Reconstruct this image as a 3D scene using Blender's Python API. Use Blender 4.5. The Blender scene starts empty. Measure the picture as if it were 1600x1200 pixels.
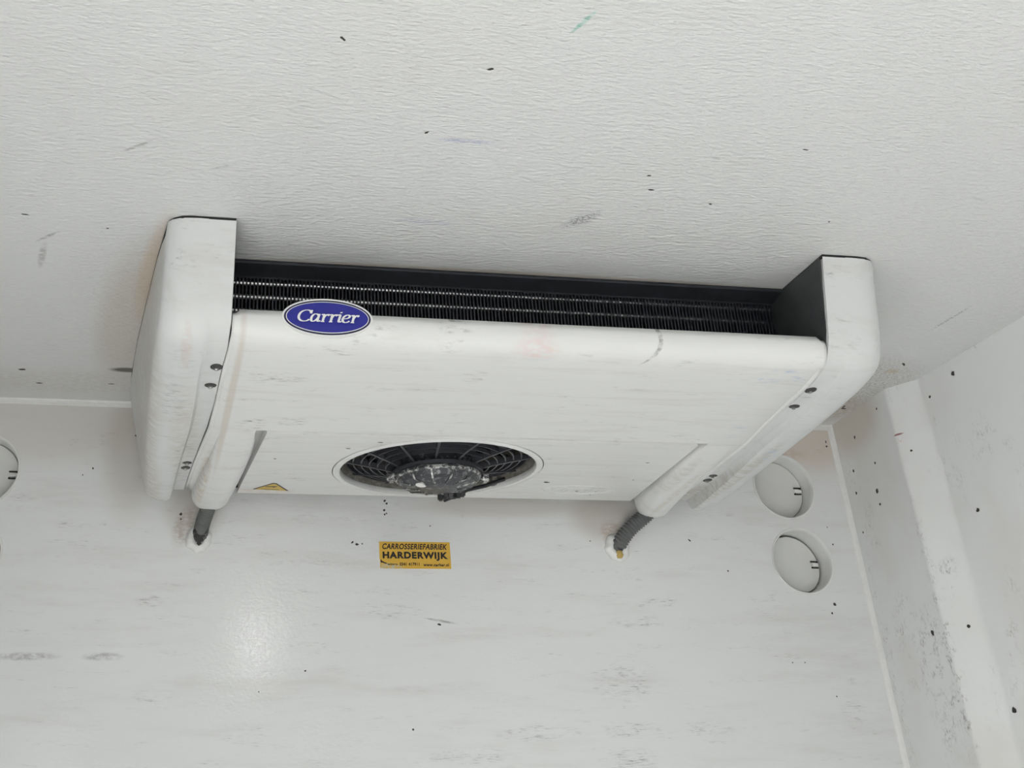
import bpy, bmesh, math, random
from mathutils import Vector, Matrix
random.seed(7)
SC = bpy.context.scene
COL = SC.collection

# ---------------------------------------------------------------- camera
cam_d = bpy.data.cameras.new('camera')
cam = bpy.data.objects.new('camera', cam_d); COL.objects.link(cam)
R_ = [[0.984308047, 0.165530905, -0.061132542],
      [-0.174557616, 0.862687370, -0.474657920],
      [-0.025832283, 0.477880761, 0.878044800]]          # columns: right, forward, up
cam.matrix_world = Matrix(((R_[0][0], R_[0][2], -R_[0][1], -0.060856),
                           (R_[1][0], R_[1][2], -R_[1][1], -2.423850),
                           (R_[2][0], R_[2][2], -R_[2][1], -0.841513),
                           (0, 0, 0, 1)))
cam_d.sensor_width = 36.0
cam_d.lens = 1728.055 / 1600 * 36.0
cam_d.shift_x = (800 - 598.663) / 1600
cam_d.shift_y = (347.363 - 600) / 1600
cam_d.clip_start = 0.02
SC.camera = cam

# ---------------------------------------------------------------- sky and exposure
w = bpy.data.worlds.new('overcast_sky'); SC.world = w; w.use_nodes = True
bg = w.node_tree.nodes['Background']
bg.inputs[0].default_value = (0.90, 0.96, 1.0, 1); bg.inputs[1].default_value = 0.62
SC.view_settings.view_transform = 'Standard'
SC.view_settings.look = 'None'
SC.view_settings.gamma = 1.0
SC.view_settings.use_curve_mapping = False
SC.view_settings.exposure = 0.36

# the open rear doorway of the load box: a portal guides sky sampling (gives no light of its own)
REAR = -4.3
HEAD = -0.17          # underside of the door header
FLOOR = -2.2
sn = bpy.data.lights.new('sun', 'SUN'); sn.energy = 15.0; sn.angle = math.radians(3); sn.color = (1.0, 0.985, 0.955)
so = bpy.data.objects.new('sun', sn); COL.objects.link(so)
so.rotation_euler = (math.radians(67.5), 0, math.radians(32))     # high behind the open doors, falls on the load floor
pl = bpy.data.lights.new('doorway_portal', 'AREA'); pl.shape = 'RECTANGLE'
pl.size = 2.1; pl.size_y = HEAD - FLOOR; pl.cycles.is_portal = True
po = bpy.data.objects.new('doorway_portal', pl); COL.objects.link(po)
po.location = (0.443, REAR, (FLOOR + HEAD) / 2); po.rotation_euler = (math.radians(90), 0, 0)

# ================================================================ helpers
def link(o, parent=None):
    COL.objects.link(o)
    if parent is not None: o.parent = parent
    return o

def finish(name, bm, mat, parent=None, smooth=40, recalc=True):
    if recalc: bmesh.ops.recalc_face_normals(bm, faces=bm.faces)
    me = bpy.data.meshes.new(name); bm.to_mesh(me); bm.free()
    if smooth:
        for p in me.polygons: p.use_smooth = True
        me.set_sharp_from_angle(angle=math.radians(smooth))
    if mat: me.materials.append(mat)
    o = bpy.data.objects.new(name, me)
    return link(o, parent)

def tag(o, label=None, cat=None, group=None, kind=None):
    if label: o['label'] = label
    if cat: o['category'] = cat
    if group: o['group'] = group
    if kind: o['kind'] = kind
    return o

def empty(name, loc=(0, 0, 0)):
    o = bpy.data.objects.new(name, None); o.location = loc; o.empty_display_size = 0.05
    return link(o)

def grid(bm, rows, closed_u=False, closed_v=False, skip=None):
    """rows: list of lists of points -> quads"""
    V = [[bm.verts.new(p) for p in r] for r in rows]
    nu = len(V); nv = len(V[0])
    for i in range(nu if closed_u else nu - 1):
        for j in range(nv if closed_v else nv - 1):
            if skip and skip(i, j): continue
            q = [V[i][j], V[(i + 1) % nu][j], V[(i + 1) % nu][(j + 1) % nv], V[i][(j + 1) % nv]]
            try: bm.faces.new(q)
            except ValueError: pass
    return V

def box(bm, lo, hi, bevel=0):
    m = Matrix.Translation(((lo[0] + hi[0]) / 2, (lo[1] + hi[1]) / 2, (lo[2] + hi[2]) / 2)) @ \
        Matrix.Diagonal((hi[0] - lo[0], hi[1] - lo[1], hi[2] - lo[2], 1))
    r = bmesh.ops.create_cube(bm, size=1, matrix=m)
    if bevel:
        es = list({e for v in r['verts'] for e in v.link_edges})
        bmesh.ops.bevel(bm, geom=es, offset=bevel, segments=2, affect='EDGES', profile=0.5)

def frame_axes(d):
    d = d.normalized()
    a = Vector((0, 0, 1)) if abs(d.z) < 0.9 else Vector((0, 1, 0))
    u = d.cross(a).normalized(); v = d.cross(u).normalized()
    return u, v

def tube(bm, pts, rad, seg=10, caps=True):
    pts = [Vector(p) for p in pts]
    rows = []
    u = None
    for i, p in enumerate(pts):
        d = (pts[min(i + 1, len(pts) - 1)] - pts[max(i - 1, 0)]).normalized()
        if u is None: u, v = frame_axes(d)
        else:
            u = (u - d * u.dot(d)).normalized(); v = d.cross(u).normalized()
        r = rad[i] if isinstance(rad, (list, tuple)) else rad
        rows.append([p + u * r * math.cos(2 * math.pi * k / seg) + v * r * math.sin(2 * math.pi * k / seg) for k in range(seg)])
    V = grid(bm, rows, closed_v=True)
    if caps:
        bm.faces.new(V[0]); bm.faces.new(list(reversed(V[-1])))

def lathe(bm, prof, c=(0, 0, 0), seg=48, axis='z', close=False):
    """prof: list of (radius, height); turned about an axis through c"""
    rows = []
    for (r, h) in prof:
        row = []
        for k in range(seg):
            a = 2 * math.pi * k / seg
            x, y = r * math.cos(a), r * math.sin(a)
            row.append((c[0] + x, c[1] + y, c[2] + h) if axis == 'z' else (c[0] + x, c[1] + h, c[2] + y))
        rows.append(row)
    return grid(bm, rows, closed_v=True, closed_u=close)

def ellipse(cx, cy, rx, ry, n=64):
    return [(cx + rx * math.cos(2 * math.pi * k / n), cy + ry * math.sin(2 * math.pi * k / n)) for k in range(n)]

def plate(bm, outer, holes, to3d, thick=None):
    """flat polygon with holes; to3d(u, v, t) gives the point at thickness t (0 = face, 1 = back)"""
    loops = [outer] + list(holes)
    def fill(t):
        E = []
        allv = []
        for lp in loops:
            vs = [bm.verts.new(to3d(a, b, t)) for a, b in lp]
            allv.append(vs)
            E += [bm.edges.new((vs[i], vs[(i + 1) % len(vs)])) for i in range(len(vs))]
        bmesh.ops.triangle_fill(bm, use_beauty=True, use_dissolve=False, edges=E)
        return allv
    A = fill(0)
    if thick:
        B = fill(1)
        for a, b in zip(A, B):
            n = len(a)
            for i in range(n):
                bm.faces.new((a[i], a[(i + 1) % n], b[(i + 1) % n], b[i]))

def lerp(a, b, t): return a + (b - a) * t
def interp(x, tab):
    if x <= tab[0][0]: return tab[0][1]
    for (a, b), (c, d) in zip(tab, tab[1:]):
        if x <= c: return lerp(b, d, (x - a) / (c - a))
    return tab[-1][1]

# ================================================================ materials
class N:
    """a small node-tree writer"""
    def __init__(s, name, rough=0.5, metal=0.0, spec=0.5):
        s.m = bpy.data.materials.new(name); s.m.use_nodes = True
        s.t = s.m.node_tree; s.b = s.t.nodes['Principled BSDF']
        s.b.inputs['Roughness'].default_value = rough; s.b.inputs['Metallic'].default_value = metal
        s.b.inputs['Specular IOR Level'].default_value = spec
        s.pos = s.t.nodes.new('ShaderNodeNewGeometry').outputs['Position']
        s.col = None
    def new(s, t): return s.t.nodes.new(t)
    def ln(s, a, b): s.t.links.new(a, b)
    def noise(s, scale, size=1.0, detail=3, rough=0.5, off=(0, 0, 0)):
        mp = s.new('ShaderNodeMapping'); mp.inputs['Scale'].default_value = scale; mp.inputs['Location'].default_value = off
        s.ln(s.pos, mp.inputs['Vector'])
        n = s.new('ShaderNodeTexNoise'); n.inputs['Scale'].default_value = size
        n.inputs['Detail'].default_value = detail; n.inputs['Roughness'].default_value = rough
        s.ln(mp.outputs[0], n.inputs['Vector']); return n.outputs['Fac']
    def ramp(s, v, a, b, lo=0.0, hi=1.0):
        r = s.new('ShaderNodeMapRange'); r.interpolation_type = 'SMOOTHSTEP'
        r.inputs['From Min'].default_value = a; r.inputs['From Max'].default_value = b
        r.inputs['To Min'].default_value = lo; r.inputs['To Max'].default_value = hi
        s.ln(v, r.inputs['Value']); return r.outputs[0]
    def mul(s, a, b, op='MULTIPLY'):
        m = s.new('ShaderNodeMath'); m.operation = op
        for k, x in enumerate((a, b)):
            if isinstance(x, (int, float)): m.inputs[k].default_value = x
            else: s.ln(x, m.inputs[k])
        return m.outputs[0]
    def base(s, c):
        r = s.new('ShaderNodeRGB'); r.outputs[0].default_value = (*c, 1); s.col = r.outputs[0]
    def over(s, fac, c):
        """lay colour c over what is there with mask fac"""
        m = s.new('ShaderNodeMix'); m.data_type = 'RGBA'
        if isinstance(fac, (int, float)): m.inputs[0].default_value = fac
        else: s.ln(fac, m.inputs[0])
        s.ln(s.col, m.inputs[6]); m.inputs[7].default_value = (*c, 1)
        s.col = m.outputs[2]
    def spot(s, c, half, rot=(0, 0, 0)):
        mp = s.new('ShaderNodeMapping'); mp.vector_type = 'TEXTURE'
        mp.inputs['Location'].default_value = c; mp.inputs['Rotation'].default_value = rot; mp.inputs['Scale'].default_value = half
        s.ln(s.pos, mp.inputs['Vector'])
        g = s.new('ShaderNodeTexGradient'); g.gradient_type = 'SPHERICAL'; s.ln(mp.outputs[0], g.inputs['Vector'])
        return g.outputs['Fac']
    def stain(s, c, half, rot, colour, amount, brk=None, hard=0.6):
        f = s.ramp(s.spot(c, half, rot), 0.0, hard, 0.0, amount)
        if brk is not None: f = s.mul(f, brk)
        s.over(f, colour)
    def bump(s, hs, strength=0.3, dist=0.001):
        b = s.new('ShaderNodeBump'); b.inputs['Strength'].default_value = strength; b.inputs['Distance'].default_value = dist
        s.ln(hs, b.inputs['Height']); s.ln(b.outputs[0], s.b.inputs['Normal'])
    def done(s):
        if s.col is not None: s.ln(s.col, s.b.inputs['Base Color'])
        return s.m

def simple(name, c, rough=0.5, metal=0.0, vary=0.12, scale=40.0, bump=0.0, spec=0.5):
    n = N(name, rough, metal, spec); n.base(c)
    f = n.noise((scale,) * 3, 1.0, 4, 0.6)
    n.over(n.ramp(f, 0.35, 0.75, 0, vary), tuple(x * 0.45 for x in c))
    if bump: n.bump(f, bump, 0.001)
    return n.done()

WHITE = (0.735, 0.742, 0.742)
GREY = (0.17, 0.165, 0.155); TAN = (0.46, 0.37, 0.27); DARK = (0.02, 0.02, 0.022)
PI2 = math.pi / 2

# -- ceiling: polyester skin with a fine wrinkled relief running across the box
def mat_ceiling():
    n = N('ceiling_polyester', 0.42, spec=0.4); n.base(WHITE)
    big = n.noise((2.2, 2.8, 1), 1, 3, 0.6)
    n.over(n.ramp(big, 0.4, 0.8, 0, 0.10), (0.62, 0.58, 0.50))
    brk = n.ramp(n.noise((150, 330, 50), 1, 3, 0.7), 0.46, 0.60)
    soft = n.ramp(n.noise((70, 120, 50), 1, 3, 0.7), 0.3, 0.65)
    Z = 60.0
    n.stain((0.310, -1.155, 0), (0.062, 0.008, Z), (0, 0, 0.0), (0.30, 0.33, 0.56), 0.5, soft)
    n.stain((0.300, -0.915, 0), (0.065, 0.014, Z), (0, 0, 0.1), (0.36, 0.37, 0.52), 0.35, soft)
    n.stain((0.382, -1.432, 0), (0.030, 0.0045, Z), (0, 0, -1.22), (0.20, 0.50, 0.42), 0.9, soft)
    n.stain((0.545, -0.953, 0), (0.050, 0.020, Z), (0, 0, -0.9), (0.06, 0.06, 0.09), 1.0, brk, 0.9)
    n.stain((-0.128, -0.68, 0), (0.26, 0.034, Z), (0, 0, 1.69), (0.62, 0.45, 0.30), 0.55)
    n.stain((-0.18, -0.45, 0), (0.40, 0.075, Z), (0, 0, 1.67), (.52, .44, .34), 0.45)
    n.stain((-0.185, -0.205, 0), (0.045, 0.018, Z), (0, 0, 0.0), (0.08, 0.07, 0.055), 0.95)
    n.stain((-0.30, -0.12, 0), (0.30, 0.10, Z), (0, 0, 0), (0.52, 0.46, 0.38), 0.35, soft)
    n.stain((1.457, -0.376, 0), (0.024, 0.017, Z), (0, 0, 0.2), (0.58, 0.42, 0.22), 0.8, soft)
    n.stain((1.404, -0.66, 0), (0.070, 0.005, Z), (0, 0, 1.63), (0.15, 0.15, 0.14), 0.9, brk)
    n.stain((1.42, -0.30, 0), (0.24, 0.17, Z), (0, 0, 0.8), (0.36, 0.33, 0.28), 0.8, brk)
    n.stain((1.47, -0.12, 0), (0.07, 0.12, Z), (0, 0, 0.0), TAN, 0.6, soft)
    n.stain((0.5, -0.742, 0), (0.75, 0.022, Z), (0, 0, 0), (0.40, 0.31, 0.22), 0.6)
    for (x, y, l, a, k) in ((-0.15, -1.08, 0.034, -.7, .5), (-0.295, -0.79, 0.035, -.8, .7), (-0.31, -0.72, 0.06, -1.4, .45), (-0.03, -1.04, 0.03, -.5, .35), (0.68, -1.16, .014, 0.1, .25), (1.15, -1.1, .03, .3, .2)):
        n.stain((x, y, 0), (l, max(0.0035, l * 0.13), Z), (0, 0, a), (0.12, 0.115, 0.11), k, soft)
    wr = n.noise((62, 150, 62), 1, 3, 0.6)
    n.bump(wr, 0.8, 0.0052)
    return n.done()

def mat_wall():
    n = N('wall_polyester', 0.09, spec=0.5); n.base((0.775, 0.785, 0.785))
    brk = n.mul(n.ramp(n.noise((45, 50, 430), 1, 4, 0.7), 0.46, 0.66), n.ramp(n.noise((22, 5, 90), 1, 3, 0.6, (7, 0, 3)), 0.38, 0.66))
    soft = n.ramp(n.noise((60, 50, 130), 1, 3, 0.7), 0.3, 0.65)
    st = n.mul(n.ramp(n.noise((6, 1, 38), 1, 5, 0.7, (1, 0, 2)), 0.50, 0.74, 0, 0.85), brk)
    n.over(st, (0.27, 0.265, 0.25))
    n.over(n.ramp(n.noise((2.5, 1, 16), 1, 4, 0.65, (5, 0, 9)), 0.48, 0.80, 0, 0.32), (0.52, 0.49, 0.45))
    Y = 60.0
    def k(x, z, lx, lz, c, a, b=None, rot=0.0, hard=.6): n.stain((x, 0, z), (lx, Y, lz), (0, rot, 0), c, a, b, hard)
    k(-0.112, -0.424, .040, .014, GREY, .8, brk)
    k(-0.343, -0.531, .08, .010, GREY, .45, soft); k(-0.195, -0.532, .05, .010, GREY, .45, soft)
    k(0.40, -0.445, .09, .020, GREY, .6, brk); k(0.505, -0.463, .045, .0035, GREY, .6, soft, 0.16)
    for (x, z, lx, lz, a) in ((.902, -.68, .08, .020, .8), (.89, -.735, .08, .025, .7), (.90, -.59, .09, .05, .6), (.955, -.465, .09, .016, .7),
                              (1.01, -.422, .06, .012, .8), (1.067, -.685, .10, .014, .5), (.70, -.683, .12, .022, .55), (.56, -.725, .12, .02, .5), (1.42, -.65, .03, .05, .4), (.22, -.345, .16, .009, .4)):
        k(x, z, lx, lz, (0.17, 0.165, 0.16), a, brk)
    k(-0.046, -0.268, .030, .060, (0.36, .28, .21), .60, soft, 0.35); k(-0.03, -0.235, .08, .08, (.46, .40, .34), .45)
    k(0.90, -0.23, .11, .08, (.47, .40, .33), .5); k(0.915, -0.272, .035, .035, (0.36, .26, .19), .55, soft); k(0.65, -0.215, .25, .035, TAN, .3)
    k(1.46, -0.03, .14, .12, (0.64, .52, .42), .55); k(1.37, -0.075, .09, .020, (0.58, .42, .30), .45, soft)
    k(-0.36, -0.05, .30, .12, (0.60, .53, .46), .40); k(-.17, -.10, .08, .20, (.50, .43, .36), .40)
    wv = n.noise((90, 60, 420), 1, 2, 0.55)
    sp = n.noise((110, 60, 130), 1, 2, 0.5)
    n.bump(n.mul(n.mul(wv, 0.45), sp, 'ADD'), 0.26, 0.0009)
    return n.done()

def mat_side():
    n = N('side_wall_polyester', 0.45, spec=0.4); n.base((0.815, 0.825, 0.825))
    brk = n.mul(n.ramp(n.noise((190, 190, 120), 1, 4, 0.75), 0.46, 0.66), n.ramp(n.noise((40, 40, 40), 1, 3, 0.6), 0.42, 0.66))
    cl = n.ramp(n.noise((9, 9, 7), 1, 3, 0.6, (2, 4, 1)), 0.50, 0.72)
    n.over(n.mul(n.mul(brk, cl), 0.65), (0.25, 0.24, 0.21))
    n.over(n.ramp(n.noise((4, 4, 3), 1, 3, 0.6), 0.42, 0.8, 0, 0.25), (0.55, 0.49, 0.41))
    A = 60.0
    def k(y, z, ly, lz, c, a, b=None, rot=0.0): n.stain((1.51, y, z), (A, ly, lz), (rot, 0, 0), c, a, b)
    # grime along the inner edge of the corner post, heavier low down
    k(-.262, -.62, .022, .20, (0.13, .125, .11), .9, brk); k(-.265, -.40, .016, .20, (0.2, .19, .17), .7, brk)
    k(-.20, -.60, .08, .16, (0.18, .17, .15), .8, brk); k(-.13, -.50, .07, .10, (0.2, .19, .17), .5, brk)
    k(-.03, -.60, .025, .30, (0.22, .20, .15), .6, brk)
    k(-.275, -.12, .03, .012, (0.55, .22, .20), .8, brk); k(-.272, -.108, .015, .003, (0.30, .1, .1), .9)
    k(-.30, -.40, .02, .02, (0.15, .15, .15), .8, brk); k(-.29, -.44, .02, .006, (0.1, .1, .1), .9, brk)
    k(-.1, -.02, .16, .10, (0.55, .45, .34), .45)
    h = n.noise((60, 60, 60), 1, 3, 0.55); n.bump(h, 0.3, 0.001)
    return n.done()

# -- painted sheet and moulded plastic of the cooling unit
def mat_unit(name, base, rough, seed, panel=False):
    n = N(name, rough, spec=0.45); n.base(base)
    brk = n.mul(n.ramp(n.noise((45, 210, 210), 1, 4, 0.7, (seed, 0, 0)), 0.46, 0.66), n.ramp(n.noise((30, 60, 60), 1, 2, 0.6, (seed, 6, 0)), 0.38, 0.64))
    soft = n.ramp(n.noise((40, 90, 60), 1, 3, 0.7, (seed, 1, 0)), 0.3, 0.65)
    n.over(n.ramp(n.noise((5, 45, 18), 1, 5, 0.65, (seed, 3, 0)), 0.48, 0.78, 0, 0.32), (0.50, 0.48, 0.44))
    n.over(n.mul(n.ramp(n.noise((9, 30, 20), 1, 3, 0.7, (seed, 8, 0)), 0.54, 0.74), n.mul(brk, 0.65)), (0.22, 0.22, 0.215))
    Z = 60.0
    def k(x, y, lx, ly, c, a, b=None, rot=0.0): n.stain((x, y, -.2), (lx, ly, Z), (0, 0, rot), c, a, b)
    if panel:
        k(.085, -.71, .06, .035, (.2, .21, .21), .65, brk)
        k(.125, -.536, .035, .025, (.2, .2, .2), .8, brk); k(.055, -.515, .03, .04, (.1, .1, .1), .95, brk, .6)
        k(.41, -.744, .03, .03, (.25, .25, .22), .6, brk); k(.40, -.51, .016, .02, (.12, .12, .12), .8, brk, .8)
        k(.547, -.626, .016, .004, (.15, .40, .28), .8, brk, .6); k(.492, -.83, .05, .02, (.80, .45, .42), .3, soft)
        k(.94, -.78, .06, .05, (.30, .46, .66), .6, brk); k(.90, -.70, .05, .03, (.4, .52, .66), .4, brk); k(.96, -.55, .03, .05, (.35, .5, .68), .4, brk)
        k(.70, -.84, .05, .004, (.2, .2, .2), .7, soft, 2.3); k(.35, -.835, .03, .02, (.25, .25, .25), .5, brk)
        k(.012, -.60, .009, .40, (.56, .47, .37), .45, None, .03); k(-.018, -.20, .012, .22, (.50, .41, .28), .55, soft, .06); k(.985, -.2, .012, .2, (.5, .42, .3), .4, soft)
        k(.11, -.085, .09, .03, (.60, .44, .34), .55, soft); k(.95, -.30, .02, .15, (.45, .43, .38), .4, soft)
    else:
        k(-.06, -.45, .035, .30, (.55, .50, .42), .5, soft); k(-.12, -.6, .03, .30, (.50, .47, .40), .4, soft); k(-.13, -.12, .04, .3, (.52, .44, .34), .6, soft); k(-.15, -.5, .05, .5, (.50, .44, .36), .5, soft); k(-.06, -.3, .03, .25, (.3, .3, .29), .6, brk); k(-.08, -.62, .03, .14, (.3, .3, .29), .7, brk)
        k(-.065, -.80, .012, .06, (.62, .46, .40), .5, soft); k(-.07, -.77, .03, .06, (.3, .32, .32), .45, brk); k(-.045, -.79, .010, .015, (.2, .2, .2), .7, brk)
        k(1.075, -.30, .02, .3, (.42, .38, .31), .6, soft); k(1.055, -.12, .02, .1, (.40, .34, .26), .7, soft)
        k(1.085, -.45, .02, .06, (.35, .5, .7), .5, brk, -.3); k(1.06, -.75, .03, .05, (.4, .45, .5), .5, brk)
    f = n.noise((300, 300, 300), 1, 2, 0.5); n.bump(f, 0.05, 0.0005)
    return n.done()

M_CEIL = mat_ceiling(); M_WALL = mat_wall(); M_SIDE = mat_side()
M_PANEL = mat_unit('unit_panel_white', (0.79, 0.795, 0.785), 0.38, 1.0, True)
M_CAP = mat_unit('unit_cap_plastic', (0.70, 0.71, 0.71), 0.36, 5.0)
M_FLOOR = simple('floor_aluminium', (0.74, 0.745, 0.74), 0.6, 0, .3, 8)
M_GROUND = simple('yard_asphalt', (0.16, 0.16, 0.155), 0.9, 0, .3, 1.5)
M_SEAL = simple('sealant_white', (0.80, 0.80, 0.79), 0.4, 0, .10, 60, .2)
M_BLACK = simple('black_plastic', (0.016, 0.017, 0.02), 0.45, 0, .3, 60)
M_GRILLE = simple('grille_plastic', (0.045, 0.047, 0.055), 0.42, 0, .3, 80)
M_FIN = simple('coil_fin_coating', (0.030, 0.033, 0.042), 0.38, .2, .4, 90)
M_TUBE = simple('coil_tube_metal', (0.75, 0.75, 0.75), 0.25, 1.0, .1, 90)
M_SIDEPL = simple('side_plate_dark', (0.075, 0.078, 0.082), 0.55, .2, .5, 14)
M_LIP = simple('coil_frame_dark', (0.040, 0.043, 0.052), 0.5, .3, .5, 30)
M_HOSE = simple('hose_grey', (0.135, 0.14, 0.135), 0.55, 0, .2, 60)
M_HOSE2 = simple('hose_grey_light', (0.125, 0.13, 0.13), 0.5, 0, .2, 60)
M_TAPE_GAP = simple('black_tape_and_gap', (0.012, 0.013, 0.014), 0.6, 0, .2, 90)  # also the black of the painted gap shadow over the end caps
M_YFOAM = simple('yellow_foam', (0.58, 0.42, 0.14), 0.85, 0, .45, 220, .6)
M_SCREW = simple('screw_zinc', (0.42, 0.42, 0.41), 0.35, .9, .35, 300)
M_POCKET_SHADE = simple('screw_pocket_shade', (0.045, 0.044, 0.042), 0.6, 0, .3, 200)
M_BLUE = simple('badge_blue', (0.020, 0.022, 0.30), 0.30, 0, .25, 120)
M_NAVY = simple('badge_navy', (0.010, 0.011, 0.055), 0.30, 0, .2, 120)
M_BWHITE = simple('badge_white', (0.86, 0.86, 0.85), 0.30, 0, .06, 120)
M_YELLOW = simple('warning_yellow', (0.72, 0.50, 0.10), 0.45, 0, .25, 90)
M_INK = simple('print_black', (0.012, 0.010, 0.014), 0.5, 0, .1, 90)
M_VENT = simple('vent_plastic', (0.78, 0.785, 0.77), 0.40, 0, .12, 12)
M_VDISC = simple('vent_disc_plastic', (0.78, 0.785, 0.765), 0.38, 0, .10, 9)

def mat_sticker():
    n = N('sticker_yellow', 0.4); n.base((0.74, 0.45, 0.055))
    n.over(n.ramp(n.noise((60, 50, 110), 1, 4, .7), .48, .75, 0, .5), (0.50, 0.33, 0.09))
    pale = n.ramp(n.noise((130, 50, 160), 1, 3, .6), .35, .6)
    n.stain((.40, 0, -.353), (.035, 60, .012), (0, .1, 0), (0.55, .52, .36), 1.0, pale)
    return n.done()
M_STICK = mat_sticker()

def mat_motor():
    n = N('motor_cast_metal', 0.38, .35); n.base((0.055, 0.058, 0.066))
    br = n.ramp(n.noise((95, 95, 95), 1, 4, .75), .52, .62)
    n.over(n.mul(br, .65), (0.30, .30, .30))
    n.bump(n.noise((160, 160, 160), 1, 3, .6), .35, .001)
    return n.done()
M_MOTOR = mat_motor()
def mat_worn():
    n = N('motor_worn_edges', 0.4, .3); n.base((0.07, 0.072, 0.078))
    n.over(n.ramp(n.noise((70, 70, 110), 1, 4, .75), .47, .58), (0.62, .62, .60))
    return n.done()
M_WORN = mat_worn()
def mat_shroud():
    n = N('shroud_dusty', 0.8); n.base((0.15, 0.14, 0.125))
    n.over(n.ramp(n.noise((60, 60, 90), 1, 4, .7), .4, .65, 0, .8), (0.32, .30, .27))
    return n.done()
M_SHROUD = mat_shroud()

# ================================================================ the load box
XL, XR = -0.637, 1.523
VENTS = [(1.364, -.154, .0765), (1.374, -.328, .0740), (-.4785, -.1570, .0760), (-.490, -.3310, .0740)]
bm = bmesh.new()
plate(bm, [(XL - .1, .06), (XR + .1, .06), (XR + .1, FLOOR - .05), (XL - .1, FLOOR - .05)],
      [ellipse(x, z, r, r, 56) for x, z, r in VENTS], lambda a, b, t: (a, 0.10 * t, b), thick=True)
tag(finish('wall_back', bm, M_WALL, smooth=30), 'white polyester front bulkhead wall with streaks and scuffs', kind='structure')
bm = bmesh.new(); box(bm, (XL - .15, REAR, 0), (XR + .15, .1, .08))
tag(finish('ceiling', bm, M_CEIL, smooth=0), 'white wrinkled polyester ceiling of the load box', kind='structure')
bm = bmesh.new(); box(bm, (XL - .15, REAR, FLOOR - .08), (XR + .15, .1, FLOOR))
tag(finish('floor', bm, M_FLOOR, smooth=0), 'grey load floor of the box', kind='structure')
def side_wall(name, s, x0):
    # plan: against the bulkhead a thicker corner post, then a slanted strip, then the plain wall
    pts = [(XR, 0.05), (XR, 0.0), (1.5040, -.2600), (1.5036, -.2650), (1.5050, -.2700), (1.5085, -.2765), (1.5390, -.3290), (1.5425, -.3360), (1.5438, -.3450), (1.5438, REAR)]
    rows = []
    for z in (0.0, FLOOR): rows.append([(x if s > 0 else x0 - (x - XR), y, z) for x, y in pts])
    bm = bmesh.new(); V = grid(bm, rows)
    out = [[(p[0] + s * .08, p[1], p[2]) for p in r] for r in rows]
    V2 = grid(bm, out)
    return tag(finish(name, bm, M_SIDE, smooth=50, recalc=False), 'white side wall with a grubby slanted corner post', kind='structure')
side_wall('wall_right', 1, XR); side_wall('wall_left', -1, XL)
bm = bmesh.new(); box(bm, (-40, -60, -3.35), (40, 20, -3.25))
tag(finish('ground', bm, M_GROUND, smooth=0), 'dark asphalt yard outside the load box', kind='structure')
# sealant beads: along ceiling and bulkhead (two thin ridges), and up the corners
bm = bmesh.new()
prof = [(0.0, -.0110), (-.0022, -.0098), (-.0026, -.0074), (-.0050, -.0066), (-.0056, -.0040), (-.0080, -.0034), (-.0095, -.0016), (-.0105, 0.0)]
grid(bm, [[(x, y, z) for y, z in prof] for x in (XL, XR)])
tag(finish('trim_1', bm, M_SEAL, smooth=25), 'white sealant bead between ceiling and bulkhead wall', kind='structure')
for nm, x, s in (('trim_2', XR, 1), ('trim_3', XL, -1)):
    bm = bmesh.new()
    pr = [(-.0105 * s, .002), (-.0105 * s, .0003), (-.0092 * s, -.0018), (-.006 * s, -.0032), (-.003 * s, -.0060), (-.0015 * s, -.0090), (.001 * s, -.0105)]
    grid(bm, [[(x + a, b, z) for a, b in pr] for z in (-.004, FLOOR)])
    tag(finish(nm, bm, M_SEAL, smooth=60), 'white sealant bead up the corner beside the bulkhead wall', kind='structure')

bm = bmesh.new(); box(bm, (XL - .15, REAR - .06, HEAD), (XR + .15, REAR, .08))
tag(finish('trim_4', bm, M_SIDE, smooth=0), 'white header beam over the open rear doorway', kind='structure')
# ceiling lamp of the load box, behind the camera; its glint shows on the bulkhead
lamp = tag(empty('ceiling_lamp', (.352, -3.36, 0)), 'round white interior lamp on the load box ceiling', 'lamp')
bm = bmesh.new(); lathe(bm, [(.0, 0), (.080, 0), (.080, -.018), (.076, -.024), (.070, -.024), (.067, -.014), (0, -.014)], seg=40)
finish('housing', bm, M_BWHITE, lamp)
me_ = N('lamp_diffuser', .4); me_.b.inputs['Emission Color'].default_value = (1, .98, .95, 1); me_.b.inputs['Emission Strength'].default_value = 26
bm = bmesh.new(); lathe(bm, [(.0665, -.0145), (.066, -.036), (.061, -.056), (.048, -.070), (.025, -.077), (.0, -.078)], seg=40)
finish('diffuser', bm, me_.done(), lamp)

# ================================================================ cooling unit
U = tag(empty('evaporator_unit', (.5, -.45, 0)),
        'white ceiling-mounted cooling unit with round fan, blue oval badge and dark coil', 'cooling unit')
def up(name, bm, mat, parent=None, **k):
    o = finish(name, bm, mat, None, **k)
    par = parent or U
    o.parent = par
    o.matrix_parent_inverse = par.matrix_world.inverted() if parent else Matrix.Translation((-.5, .45, 0))
    return o
def sub(name, bm, mat, parent, **k):
    o = finish(name, bm, mat, None, **k); o.parent = parent      # parts keep world coordinates in their meshes, parents share the frame
    return o

SEAM = [(-.86, .000), (-.80, -.003), (-.737, -.008), (-.60, -.013), (-.477, -.0205), (-.36, -.032), (-.26, -.041), (-.15, -.049), (-.05, -.055)]
def seam(y): return interp(y, SEAM)
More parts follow.
